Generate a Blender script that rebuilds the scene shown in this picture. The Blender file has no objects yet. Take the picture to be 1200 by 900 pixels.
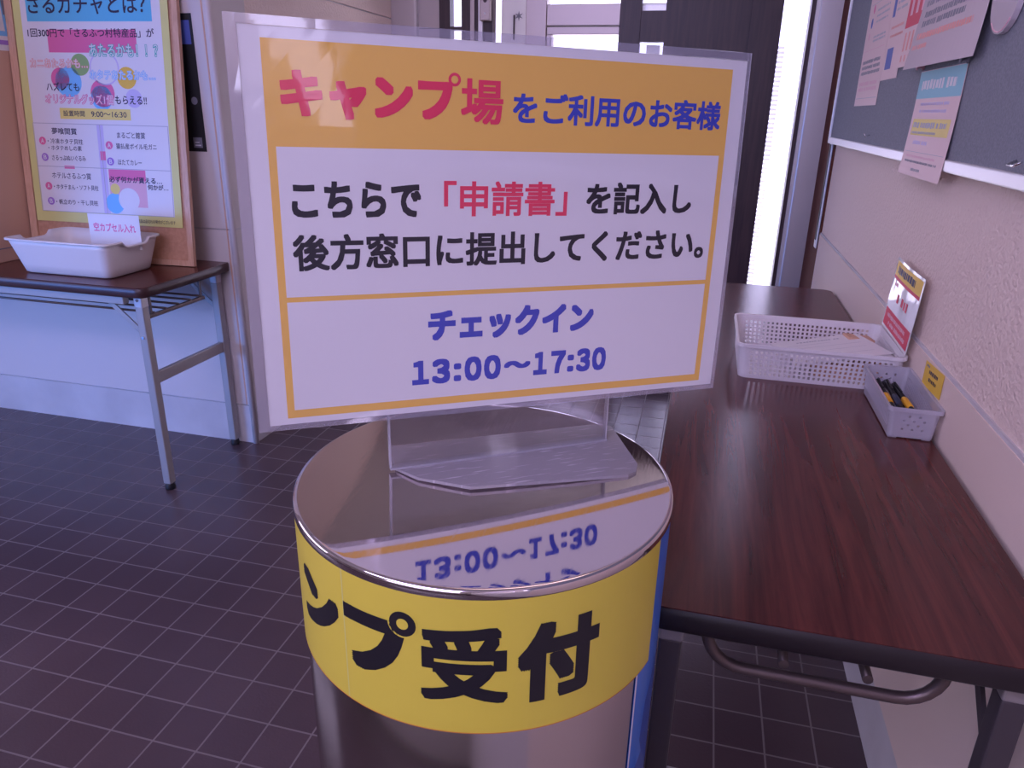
import bpy, bmesh, math, random
from mathutils import Vector, Matrix
random.seed(7)
S = bpy.context.scene
COL = S.collection

# ------------------------------------------------------------------ camera
F_PX, PITCH, ROLL, YAW, CAM_H = 859.18, 0.3573, 0.0215, -0.2457, 1.224
def cam_axes():
    cy, sy = math.cos(YAW), math.sin(YAW)
    fwd0, right0, up = Vector((sy, cy, 0)), Vector((cy, -sy, 0)), Vector((0, 0, 1))
    w = math.cos(PITCH) * fwd0 - math.sin(PITCH) * up
    u = math.cos(PITCH) * up + math.sin(PITCH) * fwd0
    r = math.cos(ROLL) * right0 + math.sin(ROLL) * u
    t = -math.sin(ROLL) * right0 + math.cos(ROLL) * u
    return r, t, w
cr, ct, cw = cam_axes()
cam = bpy.data.cameras.new('camera')
cam.sensor_width = 36.0
cam.lens = F_PX / 1200 * 36.0
cam.clip_start = 0.02
camo = bpy.data.objects.new('camera', cam)
COL.objects.link(camo)
M = Matrix.Identity(4)
for i in range(3):
    M[i][0], M[i][1], M[i][2] = cr[i], ct[i], -cw[i]
M[2][3] = CAM_H
camo.matrix_world = M
S.camera = camo

# ------------------------------------------------------------------ light
S.view_settings.view_transform = 'Standard'
S.view_settings.look = 'None'
S.view_settings.gamma = 1.0
S.view_settings.use_curve_mapping = False
S.view_settings.exposure = 0.14

W = bpy.data.worlds.new('sky'); S.world = W
W.use_nodes = True
wb = W.node_tree.nodes['Background']
wb.inputs[0].default_value = (0.74, 0.67, 1.0, 1)
wb.inputs[1].default_value = 3.4

def area(name, loc, target, sx, sy, power, color, spread=180):
    l = bpy.data.lights.new(name, 'AREA')
    l.shape = 'RECTANGLE'; l.size, l.size_y = sx, sy
    l.energy = power; l.color = color; l.spread = math.radians(spread)
    o = bpy.data.objects.new(name, l); COL.objects.link(o)
    o.location = loc
    d = Vector(target) - Vector(loc)
    o.rotation_euler = d.to_track_quat('-Z', 'Y').to_euler()
    return o
# daylight from the side window, then two added fills overhead
area('window_light_side', (-3.7, -0.7, 0.95), (-2.1, 2.25, 0.35), 1.6, 1.2, 11, (0.10, 0.30, 1.0), 62)
area('back_fill', (-1.0, -1.0, 2.5), (-0.35, 1.2, 0.9), 2.0, 0.4, 36, (0.59, 0.50, 1.0))  # added overhead fill without a fixture, in place of light from behind
area('pink_fill', (-0.2, 1.2, 2.55), (-0.2, 1.2, 0), 1.2, 0.3, 3, (1.0, 0.74, 0.80))  # added pink fill without a fixture, standing in for warm bounce
sun = bpy.data.lights.new('sun', 'SUN'); sun.energy = 8.0; sun.angle = 0.02; sun.color = (0.95, 0.9, 1.0)
suno = bpy.data.objects.new('sun', sun); COL.objects.link(suno)
suno.rotation_euler = Vector((-0.5, 0.15, -1.0)).to_track_quat('-Z', 'Y').to_euler()

# ------------------------------------------------------------------ materials
MATS = {}
def mat(name, col, rough=0.5, metal=0.0, spec=0.5, coat=0.0, coat_rough=0.05):
    if name in MATS: return MATS[name]
    m = bpy.data.materials.new(name); m.use_nodes = True
    b = m.node_tree.nodes['Principled BSDF']
    b.inputs['Base Color'].default_value = (*col, 1)
    b.inputs['Roughness'].default_value = rough
    b.inputs['Metallic'].default_value = metal
    b.inputs['Specular IOR Level'].default_value = spec
    b.inputs['Coat Weight'].default_value = coat
    b.inputs['Coat Roughness'].default_value = coat_rough
    MATS[name] = m
    return m
def nodes(m):
    nt = m.node_tree
    return nt, nt.nodes['Principled BSDF'], nt.nodes.new, nt.links.new
def add_bump(m, scale, strength, dist=0.001, detail=4, stretch=None, coat=False):
    nt, b, N, L = nodes(m)
    tc = N('ShaderNodeTexCoord'); mp = N('ShaderNodeMapping')
    if stretch: mp.inputs['Scale'].default_value = stretch
    nz = N('ShaderNodeTexNoise'); nz.inputs['Scale'].default_value = scale; nz.inputs['Detail'].default_value = detail
    bp = N('ShaderNodeBump'); bp.inputs['Strength'].default_value = strength; bp.inputs['Distance'].default_value = dist
    L(tc.outputs['Object'], mp.inputs[0]); L(mp.outputs[0], nz.inputs['Vector']); L(nz.outputs[0], bp.inputs['Height'])
    L(bp.outputs[0], b.inputs['Coat Normal' if coat else 'Normal'])
    return nz
def add_tone(m, c1, c2, scale, detail=5, stretch=None, lo=0.35, hi=0.65):
    nt, b, N, L = nodes(m)
    tc = N('ShaderNodeTexCoord'); mp = N('ShaderNodeMapping')
    if stretch: mp.inputs['Scale'].default_value = stretch
    nz = N('ShaderNodeTexNoise'); nz.inputs['Scale'].default_value = scale; nz.inputs['Detail'].default_value = detail
    rp = N('ShaderNodeValToRGB')
    rp.color_ramp.elements[0].position = lo; rp.color_ramp.elements[1].position = hi
    rp.color_ramp.elements[0].color = (*c1, 1); rp.color_ramp.elements[1].color = (*c2, 1)
    L(tc.outputs['Object'], mp.inputs[0]); L(mp.outputs[0], nz.inputs['Vector']); L(nz.outputs[0], rp.inputs[0])
    L(rp.outputs[0], b.inputs['Base Color'])
def clear(name, tint=(1, 1, 1), gloss=0.12, rough=0.03, body=0.06, body_col=(0.85, 0.85, 0.9)):
    """thin clear plastic: see-through, a fresnel sheen and a faint milky body"""
    if name in MATS: return MATS[name]
    m = bpy.data.materials.new(name); m.use_nodes = True
    nt = m.node_tree; N = nt.nodes.new; L = nt.links.new
    for n in list(nt.nodes): nt.nodes.remove(n)
    out = N('ShaderNodeOutputMaterial'); tr = N('ShaderNodeBsdfTransparent'); tr.inputs[0].default_value = (*tint, 1)
    df = N('ShaderNodeBsdfDiffuse'); df.inputs[0].default_value = (*body_col, 1)
    gl = N('ShaderNodeBsdfGlossy'); gl.inputs['Roughness'].default_value = rough
    lw = N('ShaderNodeLayerWeight'); lw.inputs[0].default_value = 0.35
    ma = N('ShaderNodeMath'); ma.operation = 'MULTIPLY_ADD'; ma.inputs[1].default_value = 0.5; ma.inputs[2].default_value = gloss * 0.4
    m1 = N('ShaderNodeMixShader'); m1.inputs[0].default_value = body
    m2 = N('ShaderNodeMixShader')
    L(tr.outputs[0], m1.inputs[1]); L(df.outputs[0], m1.inputs[2])
    L(lw.outputs['Fresnel'], ma.inputs[0]); L(ma.outputs[0], m2.inputs[0])
    L(m1.outputs[0], m2.inputs[1]); L(gl.outputs[0], m2.inputs[2]); L(m2.outputs[0], out.inputs[0])
    MATS[name] = m
    return m

m_wall = mat('stucco', (0.84, 0.68, 0.59), 0.7, spec=0.35)
add_bump(m_wall, 130, 0.8, 0.005, 2)
m_wall_low = mat('stucco_low', (0.80, 0.65, 0.56), 0.7, spec=0.3)
add_bump(m_wall_low, 220, 0.25, 0.0015, 3)
m_base = mat('base_mortar', (0.56, 0.53, 0.54), 0.7, spec=0.3); add_bump(m_base, 60, 0.2, 0.002)
m_lwall = mat('painted_wall', (0.66, 0.60, 0.58), 0.65, spec=0.3); add_bump(m_lwall, 120, 0.2, 0.0015, 3)
add_tone(m_base, (0.54, 0.51, 0.51), (0.64, 0.61, 0.61), 5)
m_ceil = mat('ceiling_board', (0.62, 0.58, 0.55), 0.85)
m_alu = mat('aluminium_bronze', (0.42, 0.36, 0.34), 0.38, 0.75)
m_alu_l = mat('aluminium_light', (0.62, 0.58, 0.58), 0.35, 0.6)
m_dark = mat('dark_door', (0.045, 0.022, 0.026), 0.42); add_tone(m_dark, (0.035, 0.017, 0.022), (0.06, 0.03, 0.032), 6, 5, (14, 14, 0.8))
m_jamb = mat('red_brown_jamb', (0.12, 0.035, 0.022), 0.75, spec=0.15)
m_black = mat('black_rubber', (0.012, 0.012, 0.014), 0.5)
m_ext = mat('pale_paving', (0.75, 0.73, 0.72), 0.8)
m_white_out = mat('white_outdoor_wall', (0.85, 0.84, 0.84), 0.8)
m_glass = clear('window_glass', (0.97, 0.98, 1), 0.1, 0.01, 0.01)

m_frost = clear('frosted_white', (0.95, 0.95, 1), 0.1, 0.3, 0.45, (0.9, 0.88, 0.95))
# tile floor
m_floor = mat('floor_tile', (0.12, 0.1, 0.1), 0.4)
nt, b, N, L = nodes(m_floor)
tc = N('ShaderNodeTexCoord'); mp = N('ShaderNodeMapping'); mp.inputs['Location'].default_value = (0.166 + 0.0005, -1.2405 + 0.0005, 0)
PITCH_T = 0.1013
br = N('ShaderNodeTexBrick'); br.offset = 0.0; br.squash = 1.0
br.inputs['Scale'].default_value = 1.0
br.inputs['Brick Width'].default_value = PITCH_T; br.inputs['Row Height'].default_value = PITCH_T
br.inputs['Mortar Size'].default_value = 0.0021; br.inputs['Mortar Smooth'].default_value = 0.25
br.inputs['Color1'].default_value = (0.092, 0.060, 0.070, 1); br.inputs['Color2'].default_value = (0.110, 0.072, 0.082, 1)
br.inputs['Mortar'].default_value = (0.24, 0.195, 0.195, 1)
nz = N('ShaderNodeTexNoise'); nz.inputs['Scale'].default_value = 170; nz.inputs['Detail'].default_value = 4
nb = N('ShaderNodeTexNoise'); nb.inputs['Scale'].default_value = 3.0; nb.inputs['Detail'].default_value = 4
mx = N('ShaderNodeMixRGB'); mx.blend_type = 'MULTIPLY'; mx.inputs[0].default_value = 0.45
L(tc.outputs['Object'], mp.inputs[0]); L(mp.outputs[0], br.inputs['Vector'])
L(tc.outputs['Object'], nz.inputs['Vector']); L(tc.outputs['Object'], nb.inputs['Vector'])
rp = N('ShaderNodeValToRGB'); rp.color_ramp.elements[0].position = 0.3; rp.color_ramp.elements[1].position = 0.7
rp.color_ramp.elements[0].color = (0.6, 0.6, 0.6, 1)
L(nb.outputs[0], rp.inputs[0]); L(br.outputs['Color'], mx.inputs[1]); L(rp.outputs[0], mx.inputs[2])
L(mx.outputs[0], b.inputs['Base Color'])
rr = N('ShaderNodeMapRange'); rr.inputs['To Min'].default_value = 0.24; rr.inputs['To Max'].default_value = 0.85
L(br.outputs['Fac'], rr.inputs[0]); L(rr.outputs[0], b.inputs['Roughness'])
hm = N('ShaderNodeMath'); hm.operation = 'MULTIPLY_ADD'; hm.inputs[1].default_value = -1.2
L(br.outputs['Fac'], hm.inputs[0]); L(nz.outputs[0], hm.inputs[2])
bp = N('ShaderNodeBump'); bp.inputs['Strength'].default_value = 0.5; bp.inputs['Distance'].default_value = 0.0012
L(hm.outputs[0], bp.inputs['Height']); L(bp.outputs[0], b.inputs['Normal'])

# walnut laminate
m_wood = mat('walnut_laminate', (0.1, 0.04, 0.03), 0.22, spec=0.42)
nt, b, N, L = nodes(m_wood)
tc = N('ShaderNodeTexCoord'); mp = N('ShaderNodeMapping'); mp.inputs['Scale'].default_value = (34, 1.6, 30)
nz = N('ShaderNodeTexNoise'); nz.inputs['Scale'].default_value = 1.6; nz.inputs['Detail'].default_value = 8; nz.inputs['Roughness'].default_value = 0.65
nz.inputs['Distortion'].default_value = 0.6
rp = N('ShaderNodeValToRGB'); rp.color_ramp.elements[0].position = 0.34; rp.color_ramp.elements[1].position = 0.68
rp.color_ramp.elements[0].color = (0.055, 0.010, 0.009, 1); rp.color_ramp.elements[1].color = (0.14, 0.032, 0.026, 1)
L(tc.outputs['Object'], mp.inputs[0]); L(mp.outputs[0], nz.inputs['Vector']); L(nz.outputs[0], rp.inputs[0]); L(rp.outputs[0], b.inputs['Base Color'])
b2 = N('ShaderNodeBump'); b2.inputs['Strength'].default_value = 0.06; b2.inputs['Distance'].default_value = 0.001
L(nz.outputs[0], b2.inputs['Height']); L(b2.outputs[0], b.inputs['Normal'])
m_edge = mat('black_edge_band', (0.02, 0.014, 0.016), 0.4)
m_edge_b = mat('brown_edge_band', (0.06, 0.026, 0.024), 0.35)
m_leg = mat('grey_steel_leg', (0.42, 0.39, 0.37), 0.42, 0.35)
m_leg_shade = mat('shaded_steel_leg', (0.10, 0.085, 0.09), 0.42, 0.3)  # leg grey darkened to carry the shade under the table
m_rackm = mat('dark_rack_tube', (0.16, 0.12, 0.11), 0.35, 0.6)
m_chrome = mat('chrome', (0.8, 0.8, 0.82), 0.15, 1.0)
m_steel = mat('stainless', (0.50, 0.45, 0.44), 0.12, 1.0)
add_bump(m_steel, 6, 0.02, 0.002, 2)
m_lid = mat('polished_lid', (0.76, 0.69, 0.68), 0.045, 1.0)
nt, b, N, L = nodes(m_lid)       # fine scratches in the polish
tc = N('ShaderNodeTexCoord'); mp = N('ShaderNodeMapping'); mp.inputs['Scale'].default_value = (160, 14, 1); mp.inputs['Rotation'].default_value = (0, 0, 0.5)
nz = N('ShaderNodeTexNoise'); nz.inputs['Scale'].default_value = 3; nz.inputs['Detail'].default_value = 6
rr = N('ShaderNodeMapRange'); rr.inputs['From Min'].default_value = 0.35; rr.inputs['From Max'].default_value = 0.8
rr.inputs['To Min'].default_value = 0.02; rr.inputs['To Max'].default_value = 0.09
L(tc.outputs['Object'], mp.inputs[0]); L(mp.outputs[0], nz.inputs['Vector']); L(nz.outputs[0], rr.inputs[0]); L(rr.outputs[0], b.inputs['Roughness'])

def ink(name, col, coat=0.0, rough=0.55):
    return mat(name, col, rough, coat=coat, coat_rough=0.04)
m_paper = ink('paper_white', (0.80, 0.78, 0.79))
m_lam = {}
for nm, c in dict(white=(0.78, 0.77, 0.78), orange=(0.88, 0.52, 0.10), red=(0.82, 0.03, 0.10), blue=(0.035, 0.055, 0.47), black=(0.012, 0.01, 0.02)).items():
    m_lam[nm] = ink('sign_' + nm, c, .45 if nm == 'black' else 1.0, 0.5)
    m_lam[nm].node_tree.nodes['Principled BSDF'].inputs['Coat IOR'].default_value = 1.62
    add_bump(m_lam[nm], 14, 0.16, 0.004, 3, coat=True)
m_yel = ink('label_yellow', (0.80, 0.66, 0.075), 0.25)
m_lblk = ink('label_black', (0.012, 0.01, 0.015), 0.12)
m_blue = ink('film_blue', (0.04, 0.19, 0.70), 0.4); m_blue2 = ink('film_dark_blue', (0.02, 0.09, 0.45), 0.4)
m_orange_line = ink('label_orange_line', (0.75, 0.25, 0.03), 0.3)
m_cork = mat('cork', (0.60, 0.33, 0.2), 0.8); add_tone(m_cork, (0.55, 0.29, 0.17), (0.62, 0.34, 0.21), 90)
m_pine = mat('pine_frame', (0.68, 0.40, 0.26), 0.5); add_tone(m_pine, (0.62, 0.36, 0.22), (0.72, 0.44, 0.29), 8, 5, (30, 30, 1.5))
m_kraft = mat('tan_board', (0.66, 0.40, 0.27), 0.7)
m_plastic = mat('white_plastic', (0.80, 0.77, 0.78), 0.35)
m_cream = mat('cream_plastic', (0.80, 0.75, 0.72), 0.4)
m_board = mat('board_felt', (0.2, 0.22, 0.22), 0.85); add_tone(m_board, (0.205, 0.22, 0.255), (0.26, 0.275, 0.315), 260, 3)
m_silver = mat('silver_trim', (0.72, 0.70, 0.70), 0.35, 0.5)
P = {}
for nm, c in dict(pink=(0.80, 0.16, 0.36), teal=(0.12, 0.52, 0.75), black=(0.03, 0.02, 0.06), pale=(0.80, 0.78, 0.80), yellow=(0.85, 0.70, 0.18),
                  lime=(0.72, 0.70, 0.25), green=(0.10, 0.50, 0.42), sky=(0.20, 0.55, 0.90), purple=(0.38, 0.20, 0.62), grey=(0.45, 0.45, 0.5),
                  red=(0.72, 0.05, 0.10), rose=(0.80, 0.45, 0.52), salmon=(0.85, 0.35, 0.30), blush=(0.82, 0.60, 0.58), aqua=(0.25, 0.58, 0.66), navy=(0.08, 0.12, 0.45), slate=(0.22, 0.22, 0.26), leaf=(0.28, 0.45, 0.16), amber=(0.85, 0.55, 0.06), lavender=(0.62, 0.55, 0.80)).items():
    P[nm] = ink('print_' + nm, c)

# ------------------------------------------------------------------ helpers
def tag(o, label=None, cat=None, group=None, kind=None):
    if label: o['label'] = label
    if cat: o['category'] = cat
    if group: o['group'] = group
    if kind: o['kind'] = kind
    return o
def empty(name, loc=(0, 0, 0), rz=0.0, label=None, cat=None, group=None):
    o = bpy.data.objects.new(name, None); COL.objects.link(o)
    o.location = loc; o.rotation_euler = (0, 0, rz); o.empty_display_size = 0.05
    return tag(o, label, cat, group)
class MB:
    def __init__(s): s.bm = bmesh.new(); s.mats = []
    def mi(s, m):
        if m not in s.mats: s.mats.append(m)
        return s.mats.index(m)
    def _fin(s, faces, m, smooth=False):
        i = s.mi(m)
        for f in faces: f.material_index = i; f.smooth = smooth
    def box(s, lo, hi, m, bevel=0.0, segs=2, mtx=None):
        lo, hi = Vector(lo), Vector(hi)
        r = bmesh.ops.create_cube(s.bm, size=1)
        c = (lo + hi) / 2; d = hi - lo
        for v in r['verts']: v.co = Vector((v.co.x * d.x, v.co.y * d.y, v.co.z * d.z)) + c
        fs = {f for v in r['verts'] for f in v.link_faces}
        if bevel:
            es = list({e for v in r['verts'] for e in v.link_edges})
            q = bmesh.ops.bevel(s.bm, geom=es, offset=bevel, segments=segs, affect='EDGES', profile=0.5)
            vs = set(); 
            for f in q['faces']: vs.update(f.verts)
            fs = {f for f in s.bm.faces if all(v in vs for v in f.verts)} | {f for f in fs if f.is_valid}
        s._fin(fs, m)
        if mtx:
            for v in {v for f in fs for v in f.verts}: v.co = mtx @ v.co
        return fs
    def tube(s, pts, rad, m, n=12, cap=True):
        pts = [Vector(p) for p in pts]; rings = []
        prev = None
        for i, p in enumerate(pts):
            t = (pts[min(i + 1, len(pts) - 1)] - pts[max(i - 1, 0)]).normalized()
            a = prev if prev else (Vector((0, 0, 1)) if abs(t.z) < .9 else Vector((1, 0, 0)))
            x = (a - t * a.dot(t)).normalized(); y = t.cross(x); prev = x
            r = rad[i] if isinstance(rad, (list, tuple)) else rad
            rings.append([s.bm.verts.new(p + (x * math.cos(2 * math.pi * k / n) + y * math.sin(2 * math.pi * k / n)) * r) for k in range(n)])
        fs = []
        for a, b in zip(rings, rings[1:]):
            for k in range(n): fs.append(s.bm.faces.new((a[k], a[(k + 1) % n], b[(k + 1) % n], b[k])))
        s._fin(fs, m, True)
        if cap: s._fin([s.bm.faces.new(rings[0][::-1]), s.bm.faces.new(rings[-1])], m)
    def lathe(s, prof, m, n=96, c=(0, 0, 0), smooth=True, ang=None):
        c = Vector(c); rings = []
        a0, a1 = ang if ang else (0, 2 * math.pi)
        k_n = n + 1 if ang else n
        for r, z in prof:
            if r < 1e-6: rings.append([s.bm.verts.new(c + Vector((0, 0, z)))] * k_n); continue
            rings.append([s.bm.verts.new(c + Vector((r * math.sin(a0 + (a1 - a0) * k / n), -r * math.cos(a0 + (a1 - a0) * k / n), z))) for k in range(k_n)])
        fs = []
        for a, b in zip(rings, rings[1:]):
            for k in range(n):
                k2 = (k + 1) % k_n
                q = []
                for v in (a[k], a[k2], b[k2], b[k]):
                    if v not in q: q.append(v)
                if len(q) >= 3: fs.append(s.bm.faces.new(q))
        s._fin(fs, m, smooth)
    def prism(s, pts, h0, h1, m, f=lambda x, y, z: (x, y, z)):
        a = [s.bm.verts.new(f(x, y, h0)) for x, y in pts]; b = [s.bm.verts.new(f(x, y, h1)) for x, y in pts]
        fs = [s.bm.faces.new(a[::-1]), s.bm.faces.new(b)]
        for k in range(len(pts)): fs.append(s.bm.faces.new((a[k], a[(k + 1) % len(pts)], b[(k + 1) % len(pts)], b[k])))
        s._fin(fs, m)
    def strip(s, a, b, m, w, n):
        """flat bar from a to b: width w, thickness n"""
        a, b = Vector(a), Vector(b); t = (b - a); ln = t.length; t.normalize()
        up = Vector((0, 0, 1)) if abs(t.z) < .95 else Vector((0, 1, 0))
        x = t.cross(up).normalized(); y = x.cross(t)
        mtx = Matrix(((x.x, y.x, t.x, a.x), (x.y, y.y, t.y, a.y), (x.z, y.z, t.z, a.z), (0, 0, 0, 1)))
        s.box((-n / 2, -w / 2, 0), (n / 2, w / 2, ln), m, 0, 1, mtx)
    def build(s, name, parent=None, kind=None, autosmooth=False, recalc=True):
        if recalc: bmesh.ops.recalc_face_normals(s.bm, faces=s.bm.faces)
        me = bpy.data.meshes.new(name); s.bm.to_mesh(me); s.bm.free()
        for m in s.mats: me.materials.append(m)
        o = bpy.data.objects.new(name, me); COL.objects.link(o)
        if parent: o.parent = parent
        if kind: o['kind'] = kind
        return o
def copy_tree(o, parent=None):
    c = o.copy(); COL.objects.link(c)
    if parent: c.parent = parent; c.matrix_parent_inverse = o.matrix_parent_inverse
    for ch in list(o.children): copy_tree(ch, c)
    return c

# text outlines as mesh, cached, normalised to a unit box
_txt = {}
def text_geo(body):
    if body in _txt: return _txt[body]
    cu = bpy.data.curves.new('lettering', 'FONT'); cu.body = body; cu.size = 1; cu.resolution_u = 3
    o = bpy.data.objects.new('lettering', cu); COL.objects.link(o)
    dg = bpy.context.evaluated_depsgraph_get()
    ev = o.evaluated_get(dg); me = ev.to_mesh()
    vs = [(v.co.x, v.co.y) for v in me.vertices]; fs = [tuple(p.vertices) for p in me.polygons]
    ev.to_mesh_clear(); bpy.data.objects.remove(o); bpy.data.curves.remove(cu)
    x0 = min(v[0] for v in vs); x1 = max(v[0] for v in vs); y0 = min(v[1] for v in vs); y1 = max(v[1] for v in vs)
    _txt[body] = ([(x - x0, y - y0) for x, y in vs], fs, (x1 - x0, y1 - y0))
    return _txt[body]
def sheet(name, base, elems, fmap, parent=None, thick=0.0005, step=0.0, grid=(1, 1), layer=0.00025, kind=None):
    """a printed sheet as one mesh: base = (u0,v0,u1,v1,material); elems painted on top in thin layers"""
    mb = MB(); bm = mb.bm
    def quads(u0, v0, u1, v1, w, m, nu, nv, flip=False):
        vv = [[bm.verts.new((u0 + (u1 - u0) * i / nu, v0 + (v1 - v0) * j / nv, w)) for j in range(nv + 1)] for i in range(nu + 1)]
        fs = []
        for i in range(nu):
            for j in range(nv):
                q = (vv[i][j], vv[i + 1][j], vv[i + 1][j + 1], vv[i][j + 1])
                fs.append(bm.faces.new(q[::-1] if flip else q))
        mb._fin(fs, m)
        return vv
    u0, v0, u1, v1, m = base
    gu, gv = grid
    A = quads(u0, v0, u1, v1, 0, m, gu, gv); B = quads(u0, v0, u1, v1, -thick, m, gu, gv, True)
    rim = [(i, 0) for i in range(gu)] + [(gu, j) for j in range(gv)] + [(i, gv) for i in range(gu, 0, -1)] + [(0, j) for j in range(gv, 0, -1)]
    fs = []
    for k, (i, j) in enumerate(rim):
        i2, j2 = rim[(k + 1) % len(rim)]
        fs.append(bm.faces.new((B[i][j], B[i2][j2], A[i2][j2], A[i][j])))
    mb._fin(fs, m)
    for e in elems:
        if e[0] == 'rect':
            _, a, b, c, d, m, ly = e
            nu = max(1, int(gu * (c - a) / (u1 - u0) + .99)); nv = max(1, int(gv * (d - b) / (v1 - v0) + .99))
            quads(a, b, c, d, ly * layer, m, nu, nv)
        elif e[0] == 'poly':
            _, pts, m, ly = e
            mb._fin([bm.faces.new([bm.verts.new((x, y, ly * layer)) for x, y in pts])], m)
        elif e[0] == 'circ':
            _, x, y, r, m, ly = e
            mb._fin([bm.faces.new([bm.verts.new((x + r * math.cos(k * math.pi / 12), y + r * math.sin(k * math.pi / 12), ly * layer)) for k in range(24)])], m)
        elif e[0] == 'text':
            _, body, (a, b, c, d), m, ly, wt = e
            vs, fcs, em = text_geo(body)
            wd, ht = em                                   # glyph run size in ems
            sx, sy = (c - a) / (wd + 2 * wt), (d - b) / (ht + 2 * wt)
            offs = [(0, 0)]
            if wt > 0:
                offs += [(wt, wt), (wt, -wt), (-wt, wt), (-wt, -wt), (wt, 0), (-wt, 0), (0, wt), (0, -wt)]
            if wt > .03: offs += [(.5 * x, .5 * y) for x, y in offs[1:]] + [(x, y * .5) for x, y in offs[1:5]] + [(x * .5, y) for x, y in offs[1:5]]
            fs = []
            for ci, (ox, oy) in enumerate(offs):
                vv = [bm.verts.new((a + (x + wt + ox) * sx, b + (y + wt + oy) * sy, ly * layer + ci * 5e-6)) for x, y in vs]
                for f in fcs:
                    try: fs.append(bm.faces.new([vv[i] for i in f]))
                    except ValueError: pass
            mb._fin(fs, m)
    if step:
        for _ in range(4):
            es = [e for e in bm.edges if abs(e.verts[0].co.x - e.verts[1].co.x) > step]
            if not es: break
            bmesh.ops.triangulate(bm, faces=[f for f in bm.faces if len(f.verts) > 4])
            es = [e for e in bm.edges if abs(e.verts[0].co.x - e.verts[1].co.x) > step]
            bmesh.ops.subdivide_edges(bm, edges=es, cuts=1)
    for v in bm.verts: v.co = Vector(fmap(*v.co))
    return mb.build(name, parent, kind, recalc=False)
def lines(u0, v0, u1, v1, m, ly, gap=0.25, seed=1, hgt=None):
    """a line of unreadable small print: short uneven dashes"""
    rnd = random.Random(seed); out = []; x = u0; h = v1 - v0
    while x < u1:
        w = h * rnd.uniform(0.55, 1.0)
        lo = v0 + h * rnd.uniform(0, .15); hi = v1 - h * rnd.uniform(0, .15)
        out.append(('rect', x, lo, min(x + w, u1), hi, m, ly)); x += w + h * gap * rnd.uniform(.6, 1.4)
        if rnd.random() < .08: x += h * .8
    return out
def plane_map(o, u, v):
    o, u, v = Vector(o), Vector(u).normalized(), Vector(v).normalized(); n = u.cross(v)
    return lambda a, b, w: o + u * a + v * b + n * w

# ================================================================== SETTING
XW = 0.435          # right wall face
YL = 2.25           # left wall face
XC = -1.575         # corridor wall face
def profile_wall(name, face, axis, a0, a1, bands, back, z1, m_list):
    """wall with horizontal joints: bands = [(z0,z1,offset)], joints 5 mm wide and deep"""
    mb = MB()
    for (z0, zt, off), m in zip(bands, m_list):
        if axis == 'x': lo, hi = (face + off, a0, z0), (face + back, a1, zt)
        else: lo, hi = (a0, face + off, z0), (a1, face + back, zt)
        mb.box(lo, hi, m)
    return mb.build(name, None, 'structure')
mb = MB(); mb.box((-5.2, -3.2, -0.1), (2.0, 3.9, 0), m_floor); floor = mb.build('floor', None, 'structure')
mb = MB(); mb.box((-5.2, -3.2, 2.6), (2.0, 3.9, 2.7), m_ceil); mb.build('ceiling', None, 'structure')
profile_wall('wall_right', XW, 'x', -0.2, 3.0, [(0, .148, 0.003), (.148, .152, .008), (.152, .808, 0), (.808, .815, .002), (.815, 2.6, 0.006)], .16, 2.6, [m_base, m_dark, m_wall_low, m_base, m_wall])
profile_wall('wall_left', YL, 'y', -5.0, XC, [(0, .153, 0.0), (.153, .158, .006), (.158, .811, 0.0), (.811, .817, .008), (.817, 2.6, 0)], .2, 2.6, [m_base, m_base, m_lwall, m_base, m_lwall])
profile_wall('wall_far_left', XC, 'x', YL + .2, 3.7, [(0, .153, 0.0), (.153, .158, -.006), (.158, .811, 0.0), (.811, .817, -.008), (.817, 1.627, 0), (1.627, 1.633, -.008), (1.633, 2.6, 0)], -.2, 2.6, [m_base, m_base, m_lwall, m_base, m_wall, m_base, m_wall])
# the return of the corner with its rounded bead
mb = MB(); mb.tube([(XC - .004, YL + .004, 0), (XC - .004, YL + .004, 2.6)], .011, m_lwall, 16); mb.build('trim_1', None, 'structure')
mb = MB(); mb.box((XC - .026, YL - .0015, .158), (XC - .021, YL + .002, 2.6), m_kraft); mb.build('trim_2', None, 'structure')
# walls behind the camera with their window openings, one added for glare
mb = MB()
mb.box((-5.2, -3.2, 0), (2.0, -3.05, 1.2), m_lwall); mb.box((-5.2, -3.2, 2.45), (2.0, -3.05, 2.6), m_lwall)
mb.box((-5.2, -3.2, 1.2), (-2.7, -3.05, 2.45), m_lwall); mb.box((.1, -3.2, 1.2), (2.0, -3.05, 2.45), m_lwall)
mb.build('wall_back', None, 'structure')
mb = MB()
mb.box((-5.2, -3.05, 0), (-5.0, 2.45, .9), m_lwall); mb.box((-5.2, -3.05, 2.3), (-5.0, 2.45, 2.6), m_lwall)
mb.box((-5.2, -3.05, .9), (-5.0, -.9, 2.3), m_lwall); mb.box((-5.2, 1.7, .9), (-5.0, 2.45, 2.3), m_lwall)
mb.build('wall_side', None, 'structure')
mb = MB(); mb.box((XW, -3.05, 0), (XW + .16, -.2, 1.2), m_lwall); mb.box((XW, -3.05, 1.62), (XW + .16, -.2, 2.6), m_lwall); mb.box((XW, -3.05, 1.2), (XW + .16, -.85, 1.62), m_lwall); mb.box((XW, -.44, 1.2), (XW + .1, -.42, 1.62), m_alu); mb.build('wall_rear', None, 'structure')  # unseen wall; its opening is added to throw sky glare on the sign

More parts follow.
